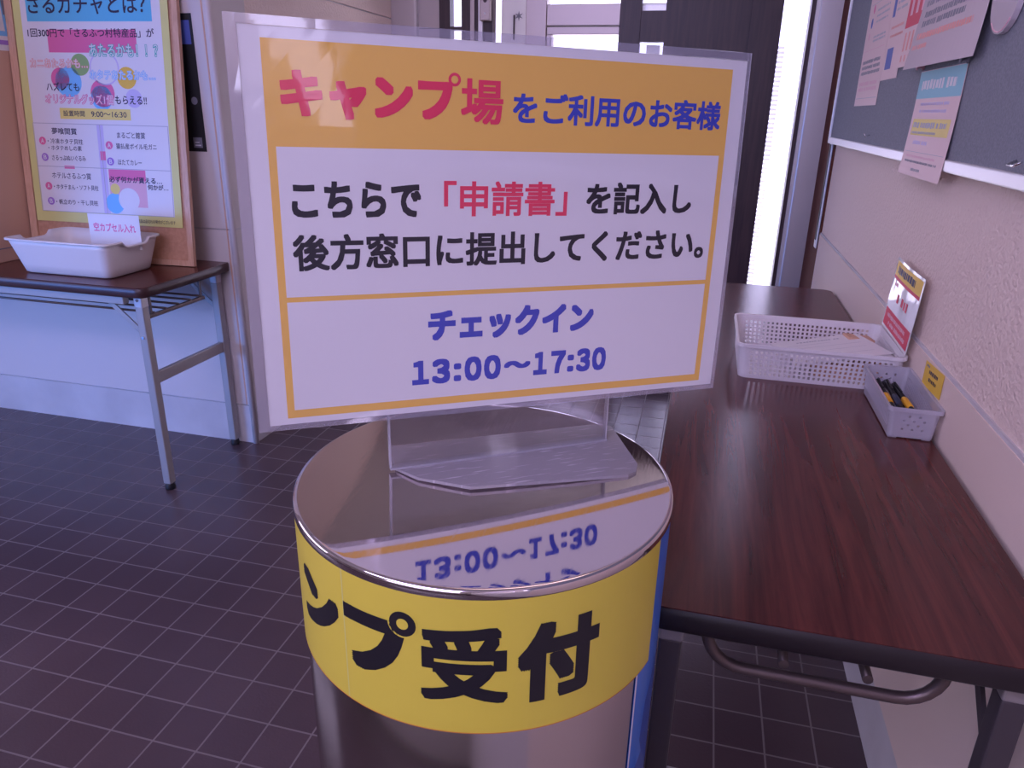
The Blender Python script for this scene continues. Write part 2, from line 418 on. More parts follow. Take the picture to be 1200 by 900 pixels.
# ---- entrance: right-hand door assembly
mb = MB(); mb.box((XW, 3.0, 0), (XW + .03, 3.34, 2.6), m_jamb); mb.box((XW + .03, 3.0, 0), (XW + .16, 3.34, 2.6), m_jamb); mb.build('trim_3', None, 'structure')
mb = MB(); mb.box((XW - .006, 3.02, .75), (XW, 3.075, 1.16), m_silver, .003); mb.box((XW - .008, 3.035, .78), (XW - .004, 3.06, 1.13), m_black, .001); mb.build('trim_4', None, 'structure')
mb = MB(); mb.box((.352, 3.34, 0), (XW + .16, 3.48, 2.6), m_alu_l, .004); mb.box((.338, 3.345, 0), (.352, 3.42, 2.6), m_silver); mb.box((.322, 3.36, 0), (.338, 3.44, 2.6), m_dark); mb.build('trim_5', None, 'structure')
door = MB()
DX0, DX1, DY0, DY1 = -.424, .222, 3.40, 3.445
SX0, SX1 = -.335, -.236
LX1 = .10                                   # unseen lower glazing, added so the floor catches entrance glare
door.box((DX0, DY0, 0.0), (SX0, DY1, 2.45), m_dark, .002); door.box((LX1, DY0, 0.0), (DX1, DY1, 2.45), m_dark, .002)
door.box((SX1, DY0, 1.30), (LX1, DY1, 2.45), m_dark); door.box((SX0, DY0, 0), (LX1, DY1, .12), m_dark)
for z0, z1 in ((1.503, 1.62), (2.2, 2.45)): door.box((SX0, DY0, z0), (SX1, DY1, z1), m_dark)
d_o = door.build('door_1', None, 'structure')
mb = MB(); mb.box((SX0, DY0 + .018, .12), (LX1, DY0 + .024, 1.503), m_glass); mb.box((SX0, DY0 + .018, 1.62), (SX1, DY0 + .024, 2.2), m_glass); o = mb.build('door_glass', d_o)
mb = MB(); mb.box((-.31, DY1 + .03, 1.46), (-.255, DY1 + .06, 1.497), m_cream); mb.box((-.335, DY1 + .02, 1.62), (-.236, DY1 + .04, 1.652), m_alu_l); mb.build('door_crossbar', d_o)
mb = MB(); mb.box((DX1, 3.41, 0), (.322, 3.416, 2.45), m_glass); w1 = mb.build('window_1', None, 'structure')
mb = MB()
for k in range(70):
    z = .18 + k * .019; mb.box((.19, 3.60, z), (.262, 3.606, z + .011), m_frost)
mb.box((.19, 3.60, .12), (.36, 3.612, .17), m_frost)
mb.build('window_louvre', w1)
# ---- entrance: left-hand side
mb = MB(); mb.box((-1.60, 3.7, 0), (-1.452, 3.78, 2.6), m_alu_l, .003); mb.box((-1.452, 3.69, 0), (-1.44, 3.78, 2.6), m_silver); mb.build('trim_6', None, 'structure')  # silver strip stands in for a bright gap of daylight
mb = MB(); mb.box((-1.44, 3.72, 0), (-1.327, 3.8, 1.586), m_lwall); mb.box((-1.44, 3.725, 1.586), (-1.327, 3.8, 1.59), m_dark); mb.box((-1.44, 3.72, 1.59), (-1.327, 3.8, 2.6), m_lwall); mb.build('wall_front', None, 'structure')
mb = MB()
for x0, x1 in ((-1.327, -1.272), (-1.215, -1.168)): mb.box((x0, 3.7, 0), (x1, 3.76, 2.5), m_dark)
for z0, z1 in ((0, .15), (1.58, 1.595), (2.3, 2.5)): mb.box((-1.272, 3.705, z0), (-1.215, 3.755, z1), m_dark)
d2 = mb.build('door_2', None, 'structure')
mb = MB(); mb.box((-1.272, 3.725, .15), (-1.215, 3.73, 2.3), m_glass); mb.build('door_glass', d2)
mb = MB(); mb.box((-1.168, 3.69, 0), (-1.148, 3.76, 2.5), m_alu); mb.box((-1.148, 3.70, 0), (-1.128, 3.76, 2.5), m_dark); mb.box((-1.128, 3.69, 0), (-1.107, 3.76, 2.5), m_silver); mb.box((-1.107, 3.70, 0), (-1.061, 3.76, 2.5), m_dark); mb.build('trim_7', None, 'structure')
mb = MB(); mb.box((-1.115, 3.665, 1.615), (-1.064, 3.70, 1.76), m_alu, .004); lk = mb.build('door_lock', None); tag(lk, 'grey metal lock box on the dark entrance door frame', 'lock')
mb = MB(); mb.tube([(-1.088, 3.663, 1.645), (-1.088, 3.667, 1.645)], .005, m_chrome, 10); mb.build('rivet', lk)
mb = MB(); mb.tube([(-1.088, 3.663, 1.70), (-1.088, 3.667, 1.70)], .009, m_dark, 12); mb.build('keyhole', lk)
# white sliding leaf in full daylight
mb = MB(); mb.box((-1.061, 3.86, 0), (-.86, 3.9, 2.5), m_white_out); d3 = mb.build('door_3', None, 'structure')
mb = MB(); mb.box((-1.0, 3.856, 1.55), (-.992, 3.861, 1.66), m_dark); mb.build('door_handle', d3)
mb = MB()
pts = []
for k in range(12):
    r = .022 if k % 2 == 0 else .007; pts.append((r * math.sin(k * math.pi / 6), r * math.cos(k * math.pi / 6)))
mb.prism(pts, 0, .002, P['slate'], lambda x, y, z: (-.972 + x, 3.857 - z, 1.655 + y)); mb.build('star_sticker', d3)
mb = MB()
mb.box((-.90, 3.70, 0), (-.80, 3.77, 2.5), m_alu, .003)
mb.box((-.80, 3.70, 1.595), (-.2, 3.77, 1.685), m_alu, .003)
mb.box((-.80, 3.712, 1.56), (-.2, 3.765, 1.592), m_alu, .002); mb.box((-.80, 3.712, .3), (-.776, 3.765, 1.56), m_alu, .002)
mb.box((-.80, 3.70, 0), (-.2, 3.77, .3), m_alu); mb.box((-.2, 3.70, 0), (-.14, 3.77, 2.5), m_dark)
mb.box((-.80, 3.70, 2.2), (-.2, 3.77, 2.5), m_alu)
w2 = mb.build('window_2', None, 'structure')
mb = MB(); mb.box((-.776, 3.735, .3), (-.2, 3.741, 1.56), m_glass); mb.box((-.80, 3.735, 1.685), (-.2, 3.741, 2.2), m_glass); mb.build('window_glass', w2)
mb = MB(); mb.box((-1.62, 3.68, 2.5), (.6, 3.8, 2.6), m_alu); mb.build('trim_8', None, 'structure')
mb = MB(); mb.box((-14, 3.9, -.12), (14, 24, -.02), m_ext); mb.build('ground_outside', None, 'structure')

# ================================================================== TABLES
def make_table(bent=True):
    """local axes: x across the 0.45 m width, y along the 1.8 m length"""
    t = empty('folding_table', (0, 0, 0))
    mb = MB()
    r = .03; out = []
    for cx, cy, a0 in ((.45 - r, r, -90), (.45 - r, 1.8 - r, 0), (r, 1.8 - r, 90), (r, r, 180)):
        for k in range(7):
            a = math.radians(a0 + k * 15); out.append((cx + r * math.cos(a), cy + r * math.sin(a)))
    top = mb.prism(out, .6985, .70, m_wood)
    mb.build('table_top', t)
    mb = MB()
    prof = [(0, .668), (.0025, .671), (.003, .684), (.0025, .6965), (0, .6986)]
    rings = []
    for off, z in prof:
        ring = []
        for (x, y) in out:
            cx, cy = min(max(x, r), .45 - r), min(max(y, r), 1.8 - r)
            d = Vector((x - cx, y - cy)); d = d.normalized() * (d.length + off - .001)
            ring.append(mb.bm.verts.new((cx + d.x, cy + d.y, z)))
        rings.append(ring)
    fs = []
    for a, b in zip(rings, rings[1:]):
        for k in range(len(a)): fs.append(mb.bm.faces.new((a[k], a[(k + 1) % len(a)], b[(k + 1) % len(a)], b[k])))
    fs.append(mb.bm.faces.new(rings[0][::-1])); mb._fin(fs, m_edge if bent else m_edge_b, True)
    e = mb.build('edge_band', t)
    # long steel rails under the top
    for x in (.03, .42):
        mb = MB(); mb.box((x - .012, .09, .640), (x + .012, 1.71, .668), m_leg, .002); mb.build('rail', t)
    for yy, sg in ((.045, 1), (1.755, -1)):
        for x in (.04, .41):
            mb = MB(); mb.box((x - .014, yy - .014, .022), (x + .014, yy + .014, .632), m_leg_shade if bent else m_leg, .003)
            lg = mb.build('leg', t)
            mb = MB(); mb.box((x - .0148, yy - .0148, .630), (x + .0148, yy + .0148, .668), m_leg if bent else m_alu_l, .003); mb.build('leg_cap', lg)
            mb = MB(); mb.lathe([(0, 0), (.016, 0), (.017, .004), (.015, .018), (.012, .024), (0, .024)], m_black, 20, (x, yy, 0)); mb.build('rubber_foot', lg)
            s_ = -1 if x < .2 else 1
            for z in (.655, .535):
                mb = MB(); mb.tube([(x + s_ * .013, yy, z), (x + s_ * .0175, yy, z)], .005, m_chrome, 12); mb.build('bolt', lg)
            mb = MB(); mb.strip((x - s_ * .004, yy + sg * .014, .545), (x - s_ * .004, yy + sg * .145, .662), m_leg_shade if bent else m_leg, .016, .005); mb.build('stay', t)
        mb = MB(); mb.box((.054, yy - .008, .375), (.396, yy + .008, .413), m_leg, .002); mb.build('crossbar', t)
    # wire shelf: a bent tube at each end, rods between
    if not bent:            # straight end bars with thin wires between them
        for yy in (.045, 1.755):
            mb = MB(); mb.box((.06, yy - .006, .588), (.335, yy + .006, .600), m_rackm, .002); mb.build('shelf_bar', t)
            for x in (.075, .32): mb = MB(); mb.box((x - .004, yy - .003, .598), (x + .004, yy + .003, .668), m_rackm); mb.build('shelf_bracket', t)
        for x in (.085, .14, .20, .26, .315):
            mb = MB(); mb.tube([(x, .04, .603), (x, 1.76, .603)], .0038, m_rackm, 8); mb.build('shelf_rod', t)
        return t
    for yy in (.035, 1.765):
        x0, x1, zb, rad = .082, .338, .606, .045
        pts = [(x0, yy, .667), (x0, yy, zb + rad)]
        for k in range(1, 7): a = math.radians(180 + 15 * k); pts.append((x0 + rad + rad * math.cos(a), yy, zb + rad + rad * math.sin(a)))
        for k in range(0, 7): a = math.radians(270 + 15 * k); pts.append((x1 - rad + rad * math.cos(a), yy, zb + rad + rad * math.sin(a)))
        pts.append((x1, yy, .667))
        mb = MB(); mb.tube(pts, .0075, m_rackm, 14); mb.build('shelf_tube', t)
    for x in (.172, .264):
        mb = MB(); mb.tube([(x, .04, .6185), (x, 1.76, .6185)], .006, m_rackm, 10); mb.build('shelf_rod', t)
    return t
tA = make_table()
tA.location = (-.024, .715, 0)
tag(tA, 'dark walnut folding table against the stucco wall, holding the white baskets', 'table', 'folding tables')
tB = make_table(False); tag(tB, 'x', 'table', 'folding tables'); tB.location = (-1.605, 1.813, 0); tB.rotation_euler = (0, 0, math.pi / 2)
tB['label'] = 'dark folding table with grey steel legs standing under the prize poster board'

# ================================================================== BIN
BC = Vector((-.164, .562)); BR = .1645; BZ = .916; SAG = .0027; OFFC = -.0138
bin_ = empty('stainless_bin', (BC.x, BC.y, 0), 0, 'round stainless steel bin with a yellow lettered band, carrying the acrylic sign stand', 'bin')
mb = MB(); mb.lathe([(0, 0), (BR - .012, 0), (BR - .012, .03), (BR - .001, .032), (BR - .001, .905), (BR - .004, .907), (0, .907)], m_steel, 160); mb.build('body', bin_)
mb = MB(); mb.lathe([(BR - .004, .9065), (BR + .0005, .9068), (BR + .0012, .909), (BR + .0012, .913), (BR + .0005, BZ + .0012), (BR - .0015, BZ + .002)] + [(r * (BR - .003), BZ + .002 - SAG * (1 - r * r)) for r in [1 - k / 48 for k in range(48)]] + [(0, BZ + .002 - SAG)], m_lid, 192)
for v in mb.bm.verts:          # the dished top is pressed a little off centre
    r = math.hypot(v.co.x, v.co.y) / BR
    if v.co.z > .9135: v.co.z += OFFC * (v.co.x * .28 - v.co.y * .96)
lid = mb.build('lid', bin_)
def cyl(rad):
    return lambda a, b, w: ((rad + w) * math.sin(a / BR), -(rad + w) * math.cos(a / BR), b)
R_ = lambda deg: math.radians(deg) * BR
lab = [('rect', R_(-150), .9100, R_(74), .9112, m_orange_line, 1), ('rect', R_(-150), .7890, R_(74), .7898, m_orange_line, 1),
       ('rect', R_(-23.25), .7898, R_(-22.9), .91, P['lime'], 1)]
for ch, a0, a1, z0, z1, wt in (('ン', -45.5, -25.3, .832, .883, .058), ('フ', -23, -3.6, .826, .8805, .058), ('受', .2, 22.5, .818, .885, .034), ('付', 24.8, 47.5, .815, .885, .055)):
    lab.append(('text', ch, (R_(a0), z0, R_(a1), z1), m_lblk, 2, wt))
lab += [('circ', R_(-4.2), .8805, .0120, m_yel, 3), ('circ', R_(-4.2), .8805, .0105, m_lblk, 4), ('circ', R_(-4.2), .8805, .0046, m_yel, 5)]
sheet('label_band', (R_(-150), .789, R_(74), .9112, m_yel), lab, cyl(BR + .0008), bin_, .0006, .006, (80, 1), .00012)['label'] = 'yellow band with black lettering'
blu = [('rect', R_(66.3), .42, R_(67.2), .789, m_paper, 1),
       ('poly', [(R_(76), .74), (R_(74), .70), (R_(80), .66), (R_(92), .73), (R_(90), .79)], m_blue2, 1),
       ('poly', [(R_(70), .67), (R_(86), .60), (R_(100), .62), (R_(84), .69)], m_blue2, 1)]
sheet('blue_film', (R_(66.3), .42, R_(150), .9095, m_blue), blu, cyl(BR + .0002), bin_, .0004, .006, (40, 1), .0001)['label'] = 'blue sheet wrapped round the side'

# ================================================================== ACRYLIC STAND + SIGN
SY = .593
su = Vector((math.cos(SY), math.sin(SY), 0)); sn = Vector((math.sin(SY), -math.cos(SY), 0))
m_acr = clear('acrylic', (0.985, 0.98, 0.99), 0.1, 0.05, 0.015, (0.8, 0.74, 0.78))
m_acr_b = clear('acrylic_scuffed', (0.93, 0.91, 0.95), 0.3, 0.12, 0.3, (0.8, 0.74, 0.78))
nt = m_acr_b.node_tree; N, L = nt.nodes.new, nt.links.new      # scuffs: short milky streaks
tc = N('ShaderNodeTexCoord'); mp = N('ShaderNodeMapping'); mp.inputs['Scale'].default_value = (30, 260, 1); mp.inputs['Rotation'].default_value = (0, 0, -.35)
nz = N('ShaderNodeTexNoise'); nz.inputs['Scale'].default_value = 1.2; nz.inputs['Detail'].default_value = 5
rr = N('ShaderNodeMapRange'); rr.inputs['From Min'].default_value = .58; rr.inputs['From Max'].default_value = .78; rr.inputs['To Min'].default_value = .38; rr.inputs['To Max'].default_value = .85
L(tc.outputs['Object'], mp.inputs[0]); L(mp.outputs[0], nz.inputs['Vector']); L(nz.outputs[0], rr.inputs[0])
L(rr.outputs[0], [n for n in nt.nodes if n.type == 'MIX_SHADER' and n.inputs[1].links[0].from_node.type == 'BSDF_TRANSPARENT'][0].inputs[0])
m_acr_e = clear('acrylic_edge', (0.9, 0.9, 0.95), 0.5, 0.1, 0.45, (0.85, 0.82, 0.9))
m_film = clear('laminate_film', (0.97, 0.96, 1.0), 0.3, 0.05, 0.16, (0.85, 0.82, 0.95))
st = empty('acrylic_sign_stand', (-.155, .600, BZ + .0002), SY, 'clear acrylic sign stand with a scuffed base on the shiny bin lid', 'sign stand')
mb = MB()
base_o = [(-.102, .008), (-.101, .052), (-.097, .055), (.12, .045), (.128, .036), (.112, -.05), (.104, -.062), (.094, -.066), (-.048, -.046), (-.087, -.016)]
mb.prism(base_o[::-1], .0006, .0034, m_acr_b)
bs = mb.build('base_plate', st)
for y0 in (.0095, .0065):
    mb = MB(); mb.box((-.106, y0, .0036), (.106, y0 + .002, .275), m_acr); mb.build('upright_panel', st)
for x0 in (-.1075, .106):
    mb = MB(); mb.box((x0, .006, .0036), (x0 + .0015, .012, .275), m_acr_e); mb.build('panel_edge', st)
mb = MB(); mb.box((-.1075, .004, .0034), (.1075, .0125, .0052), m_acr_e); mb.build('panel_fold', st)

TILT, RR = -.014, -.017
v0 = Vector((0, 0, 1)) * math.cos(TILT) + sn * math.sin(TILT)
U_ = su * math.cos(RR) + v0 * math.sin(RR); V_ = v0 * math.cos(RR) - su * math.sin(RR); N_ = U_.cross(V_)
SO = Vector((-.151, .602, .975)) + N_ * .003
def sign_map(a, b, w):
    # the laminated sheet sags back a little at its top right and curls forward at the top left
    bend = -.006 * max(0, (a + .05) / .26) ** 2 * max(0, b / .3) ** 2 + .004 * max(0, (-a - .1) / .11) ** 2 * max(0, (b - .18) / .12)
    return SO + U_ * a + V_ * b + N_ * (w + bend)
or_, wh, rd, bl, bk = m_lam['orange'], m_lam['white'], m_lam['red'], m_lam['blue'], m_lam['black']
el = [('rect', -.1955, .0054, .1955, .2893, or_, 1), ('rect', -.1898, .1060, .1898, .2177, wh, 2), ('rect', -.1898, .0122, .1898, .1020, wh, 2),
      ('text', 'キャンフ', (-.1845, .2375, -.0575, .2700), rd, 2, .052), ('circ', -.0560, .2690, .0049, rd, 2), ('circ', -.0560, .2690, .0028, or_, 3), ('text', '場', (-.0510, .2375, -.0165, .2705), rd, 3, .022), ('text', 'をご利用のお客様', (-.0083, .2388, .1872, .2628), bl, 2, .026),
      ('text', 'こちらで', (-.1815, .1665, -.083, .1936), bk, 3, .036), ('text', '「申請書」', (-.0644, .1665, .0429, .1945), rd, 3, .022),
      ('text', 'を記入し', (.0607, .1672, .1655, .1942), bk, 3, .030), ('text', '後方窓口に提出してください。', (-.183, .1262, .1836, .1542), bk, 3, .027),
      ('text', 'チェックイン', (-.078, .0628, .0749, .0905), bl, 3, .05)]
for ch, x0, x1, y0, y1 in (('１', 58, 145, 0, 1), ('３', 160, 256, -.02, 1.02), ('：', 275, 315, .02, .78), ('０', 333, 425, -.02, 1.02), ('０', 438, 530, -.02, 1.02), ('〜', 548, 697, .36, .70),
                       ('１', 715, 793, 0, 1), ('７', 815, 900, 0, 1), ('：', 912, 950, .02, .78), ('３', 965, 1048, -.02, 1.02), ('０', 1060, 1143, -.02, 1.02)):
    k = .1829 / 1085
    el.append(('text', ch, (-.0922 + (x0 - 58) * k, .0252 + .0215 * y0, -.0922 + (x1 - 58) * k, .0252 + .0215 * y1), bl, 3, .052))
sg = sheet('notice_sign', (-.210, 0, .210, .297, wh), el, sign_map, None, .0006, .03, (16, 10), .00015)
tag(sg, 'large laminated orange and white check-in notice fixed upright on the acrylic stand', 'sign')
mb = MB()
for a, b, c, d in ((-.2185, -.0045, -.2102, .3035), (.2102, -.0045, .2135, .3035), (-.2102, -.0045, .2102, -.0002), (-.2102, .2972, .2102, .3035)):
    nu = 16 if c - a > .1 else 1; nv = 10 if d - b > .1 else 1
    vv = [[mb.bm.verts.new(sign_map(a + (c - a) * i / nu, b + (d - b) * j / nv, .0)) for j in range(nv + 1)] for i in range(nu + 1)]
    mb._fin([mb.bm.faces.new((vv[i][j], vv[i + 1][j], vv[i + 1][j + 1], vv[i][j + 1])) for i in range(nu) for j in range(nv)], m_film)
bmesh.ops.remove_doubles(mb.bm, verts=mb.bm.verts, dist=.0012)
fm = mb.build('laminate_margin', sg); fm['label'] = 'clear laminate margin'
mod = fm.modifiers.new('thickness', 'SOLIDIFY'); mod.thickness = .0006; mod.offset = -1
bpy.context.view_layer.update()

# ================================================================== RIGHT TABLE THINGS
def rounded_loop(x0, y0, x1, y1, r, pitch):
    """perimeter points of a rounded rectangle with its cumulative length, cell by cell"""
    pts = []
    def seg(a, b):
        L_ = (Vector(b) - Vector(a)).length; n = max(1, round(L_ / pitch)); n += (n + 1) % 2
        for k in range(n): pts.append((Vector(a).lerp(Vector(b), k / n), k % 2 == 1 and 0 < k < n - 1))
    def arc(cx, cy, a0):
        for k in range(5): a = math.radians(a0 + k * 18); pts.append((Vector((cx + r * math.cos(a), cy + r * math.sin(a))), False))
    seg((x0 + r, y0), (x1 - r, y0)); arc(x1 - r, y0 + r, -90)
    seg((x1, y0 + r), (x1, y1 - r)); arc(x1 - r, y1 - r, 0)
    seg((x1 - r, y1), (x0 + r, y1)); arc(x0 + r, y1 - r, 90)
    seg((x0, y1 - r), (x0, y0 + r)); arc(x0 + r, y0 + r, 180)
    return pts
def basket_body(w, d, h, taper, r, pitch, rows, m, holes=None, thick=.0016):
    """open tray; rows = list of (height, perforated) levels"""
    mb = MB(); bm = mb.bm
    loop = rounded_loop(0, 0, w, d, r, pitch)
    c = Vector((w / 2, d / 2)); n = len(loop); rings = []
    for z, _ in rows:
        f = taper * (1 - z / h)
        ring = []
        for p, _h in loop:
            q = p - c; q = Vector((q.x * (1 - 2 * f / w), q.y * (1 - 2 * f / d))); ring.append(bm.verts.new((c.x + q.x, c.y + q.y, z)))
        rings.append(ring)
    fs = []
    for i in range(len(rows) - 1):
        for k in range(n):
            if rows[i][1] and loop[k][1] and (holes is None or holes(loop[k][0], i)): continue
            fs.append(bm.faces.new((rings[i][k], rings[i][(k + 1) % n], rings[i + 1][(k + 1) % n], rings[i + 1][k])))
    fs.append(bm.faces.new(rings[0][::-1]))
    # the lip is a part of its own
    lb = MB(); ring = [lb.bm.verts.new(v.co) for v in rings[-1]]
    lip = [lb.bm.verts.new((c.x + (v.co.x - c.x) * (1 + .008 / w), c.y + (v.co.y - c.y) * (1 + .008 / d), h + .001)) for v in rings[-1]]
    lip2 = [lb.bm.verts.new((v.co.x, v.co.y, h - .006)) for v in lip]
    lf = []
    for k in range(n):
        lf.append(lb.bm.faces.new((ring[k], ring[(k + 1) % n], lip[(k + 1) % n], lip[k])))
        lf.append(lb.bm.faces.new((lip[k], lip[(k + 1) % n], lip2[(k + 1) % n], lip2[k])))
    lb._fin(lf, m)
    mb._fin(fs, m)
    return mb, lb
def put_basket(parts, parent, body_name, thick):
    for b, nm in zip(parts, (body_name, 'rim')):
        o = b.build(nm, parent, recalc=False)
        mod = o.modifiers.new('thickness', 'SOLIDIFY'); mod.thickness = thick; mod.offset = 0
rows = [(0, False), (.009, True)]
for k in range(6): rows += [(.009 + .0094 * k + .0056, False), (.009 + .0094 * (k + 1), True)]
rows[-1] = (rows[-1][0], False); rows.append((.075, False))
bk_ = empty('perforated_basket', (.103, 1.546, .7), 0, 'wide white perforated plastic basket holding paper forms on the walnut table', 'basket')
put_basket(basket_body(.322, .255, .075, .006, .018, .0051, rows, m_plastic), bk_, 'basket_body', .0016)
# paper forms in the basket
def paper_sheet(name, loc, rz, tilt, w, d, elems, label, cat, group=None, m=m_paper):
    fm = Matrix.Translation(loc) @ Matrix.Rotation(rz, 4, 'Z') @ Matrix.Rotation(tilt, 4, 'Y')
    o = sheet(name, (-w / 2, -d / 2, w / 2, d / 2, m), elems, lambda a, b, c: fm @ Vector((a, b, c)), None, .0008, 0, (1, 1), .0003)
    return tag(o, label, cat, group)
frm = [('rect', -.08, .035, .02, .036, P['grey'], 1), ('rect', -.08, .015, .08, .016, P['grey'], 1), ('rect', -.08, -.01, .08, -.009, P['grey'], 1), ('rect', -.08, -.04, .08, -.039, P['grey'], 1)] + lines(-.05, .05, .05, .056, P['grey'], 1, .3, 5)
paper_sheet('application_form', (.300, 1.668, .7475), .34, -.11, .205, .15, frm, 'topmost white form lying slanted across the perforated basket', 'form', 'forms in the basket')
paper_sheet('application_form', (.300, 1.664, .7445), .28, -.11, .205, .15, [], 'white form lying directly beneath the topmost one in the perforated basket', 'form', 'forms in the basket')
mb = MB(); mb.box((-.03, -.02, -.012), (.03, .02, .012), m_kraft, .002); mb.box((-.0302, -.0202, -.0125), (.0302, -.012, .0), m_black); kb = mb.build('clip_box')
kb.matrix_world = Matrix.Translation((.372, 1.752, .745)) @ Matrix.Rotation(.2, 4, 'Z') @ Matrix.Rotation(.1, 4, 'Y')
tag(kb, 'small tan box with a black edge at the wall end of the perforated basket', 'box')
mb = MB(); mb.box((-.07, -.06, 0), (.07, .06, .03), m_kraft, .003); kp = mb.build('form_pad'); kp.location = (.335, 1.655, .7025)
tag(kp, 'thick tan pad lying under the white forms in the perforated basket', 'pad')
# red, yellow and white laminated card leaning on the wall
cm = plane_map((.4195, 1.772, .786), (0, -1, -.02), (.05, 0, 1))
CW, CH = .228, .154
el = [('rect', .006, .117, CW - .006, CH - .006, P['amber'], 1), ('rect', .006, .110, CW - .006, .117, P['red'], 1), ('rect', .006, .006, CW - .006, .045, P['red'], 1)]
el += lines(.03, .124, CW - .05, .141, P['black'], 2, .15, 3) + lines(.075, .068, .165, .088, P['red'], 2, .3, 9) + lines(.03, .028, CW - .04, .037, P['rose'], 2, .2, 11) + lines(.05, .013, CW - .03, .022, P['rose'], 2, .2, 12) + lines(.03, .097, .06, .106, P['pink'], 2, .5, 14)
o = sheet('laminated_card', (0, 0, CW, CH, m_lam['white']), el, lambda a, b, w: cm(a, b, w) - Vector((.012 * (1 - (2 * a / CW - 1) ** 2) * b / CH * .3 , 0, 0)), None, .0006, .03, (8, 2), .0002)
tag(o, 'laminated red and yellow card standing in the basket against the wall', 'card')
# small translucent pen tray
m_milky = clear('milky_plastic', (0.95, 0.95, 1.0), 0.25, 0.12, 0.48, (0.80, 0.78, 0.86))
tr = empty('pen_tray', (.350, 1.300, .703), 0, 'small translucent plastic pen tray on the table beside the stucco wall', 'tray')
lv = [(0, False), (.014, True), (.0175, True), (.022, True), (.0255, True), (.030, True), (.0335, True), (.038, True), (.042, False), (.055, False)]
put_basket(basket_body(.080, .235, .055, .004, .008, .0042, lv, m_milky, lambda p, i: (p.x < .01 or p.x > .07) or (.02 < p.x < .062 and i % 2 == 1 and (round(p.x / .0042) // 2 + i // 2) % 2 == 0)), tr, 'tray_body', .0014)
for x in (.012, .066):
    for y in (.012, .22):
        mb = MB(); mb.box((x - .007, y - .006, -.003), (x + .007, y + .006, .001), m_milky); mb.build('tray_foot', tr)
def pen(loc, rz, tilt, label, grip):
    t = empty('ballpoint_pen', loc, 0, label, 'pen', 'ballpoint pens in the tray')
    t.rotation_euler = (tilt, 0, rz)
    mb = MB(); mb.tube([(0, -.058, 0), (0, -.052, 0), (0, .045, 0), (0, .058, 0)], [.0035, .005, .005, .0042], m_black, 14); mb.build('barrel', t)
    mb = MB(); mb.tube([(0, -.045, 0), (0, -.042, 0), (0, -.008, 0), (0, -.005, 0)], [.0052, .0062, .0062, .0052], grip, 14); mb.build('grip', t)
    mb = MB(); mb.tube([(0, -.07, 0), (0, -.058, 0)], [.0012, .0034], m_chrome, 12); mb.build('tip', t)
    mb = MB(); mb.box((-.0018, .012, .006), (.0018, .055, .0078), m_black, .0005); mb.box((-.0018, .049, .003), (.0018, .055, .0065), m_black); mb.build('clip', t)
    return t
m_pg = mat('pen_yellow_grip', (0.9, 0.45, 0.02), 0.4); m_pn = mat('pen_navy_grip', (0.02, 0.03, 0.07), 0.4)
pen((.374, 1.455, .7285), .06, .10, 'black pen with an orange grip, on the basket-facing open side of the pen tray', m_pg)
pen((.3875, 1.445, .7305), .05, .10, 'all-black thick pen lying between the two yellow-gripped pens', m_pn)
pen((.402, 1.435, .730), .10, .09, 'black pen with a yellow grip lying on the wall side of the pen tray', m_pg)
pen((.396, 1.470, .7235), .16, .06, 'thin black pen lying low beneath the yellow-gripped pens', m_pn)
# yellow card on the wall above the tray
ym = plane_map((.4335, 1.455, .757), (0, -1, .06), (0.0, 0, 1))
el = lines(.03, .026, .085, .034, P['black'], 1, .3, 21) + lines(.035, .013, .08, .020, P['black'], 1, .3, 22) + lines(.01, .036, .03, .041, P['slate'], 1, .3, 23)
o = sheet('yellow_card', (0, 0, .112, .045, P['amber']), el, ym, None, .0006); tag(o, 'small yellow card stuck to the stucco wall above the pen tray', 'card')

# ================================================================== BULLETIN BOARD
bb = empty('bulletin_board', (XW, 1.6, 1.14), 0, 'long grey felt bulletin board with a silver frame on the stucco wall', 'bulletin board')
mb = MB(); mb.box((-.014, -1.78, .016), (-.001, 1.42, .93), m_board); mb.build('felt_panel', bb)
for lo, hi in (((-.02, -1.8, -.006), (-.001, 1.44, .016)), ((-.02, -1.8, .93), (-.001, 1.44, .952)), ((-.02, 1.42, -.006), (-.001, 1.442, .952)), ((-.02, -1.802, -.006), (-.001, -1.78, .952))):
    mb = MB(); mb.box(lo, hi, m_silver, .003); mb.build('frame_bar', bb)
XB = XW - .0145
def board_sheet(name, quad, elems, label, m, bulge=0.0, tilt=0.0, group='notices on the bulletin board'):
    """quad = y-left, y-right (left is farther), z-bottom, z-top, slant of the bottom edge"""
    yl, yr, z0, z1, sl = quad; w = yl - yr; h = z1 - z0
    def f(a, b, c):
        k = 1 - b / h
        return Vector((XB - .0012 - c - bulge * k * k - tilt * (1 - a / w) * k * k, yl - a, z0 + b + sl * a))
    o = sheet(name, (0, 0, w, h, m), [e if e[0] != 'R' else None for e in elems], f, None, .0006, .05, (8, 8), .0003)
    return tag(o, label, 'notice', group)
def rows_of(u0, u1, vs, h, m, seed, ly=1): 
    out = []
    for k, v in enumerate(vs): out += lines(u0, v, u1 - (k % 3) * .03 * (u1 - u0), v + h, m, ly, .3, seed + k)
    return out
wp = P['blush']
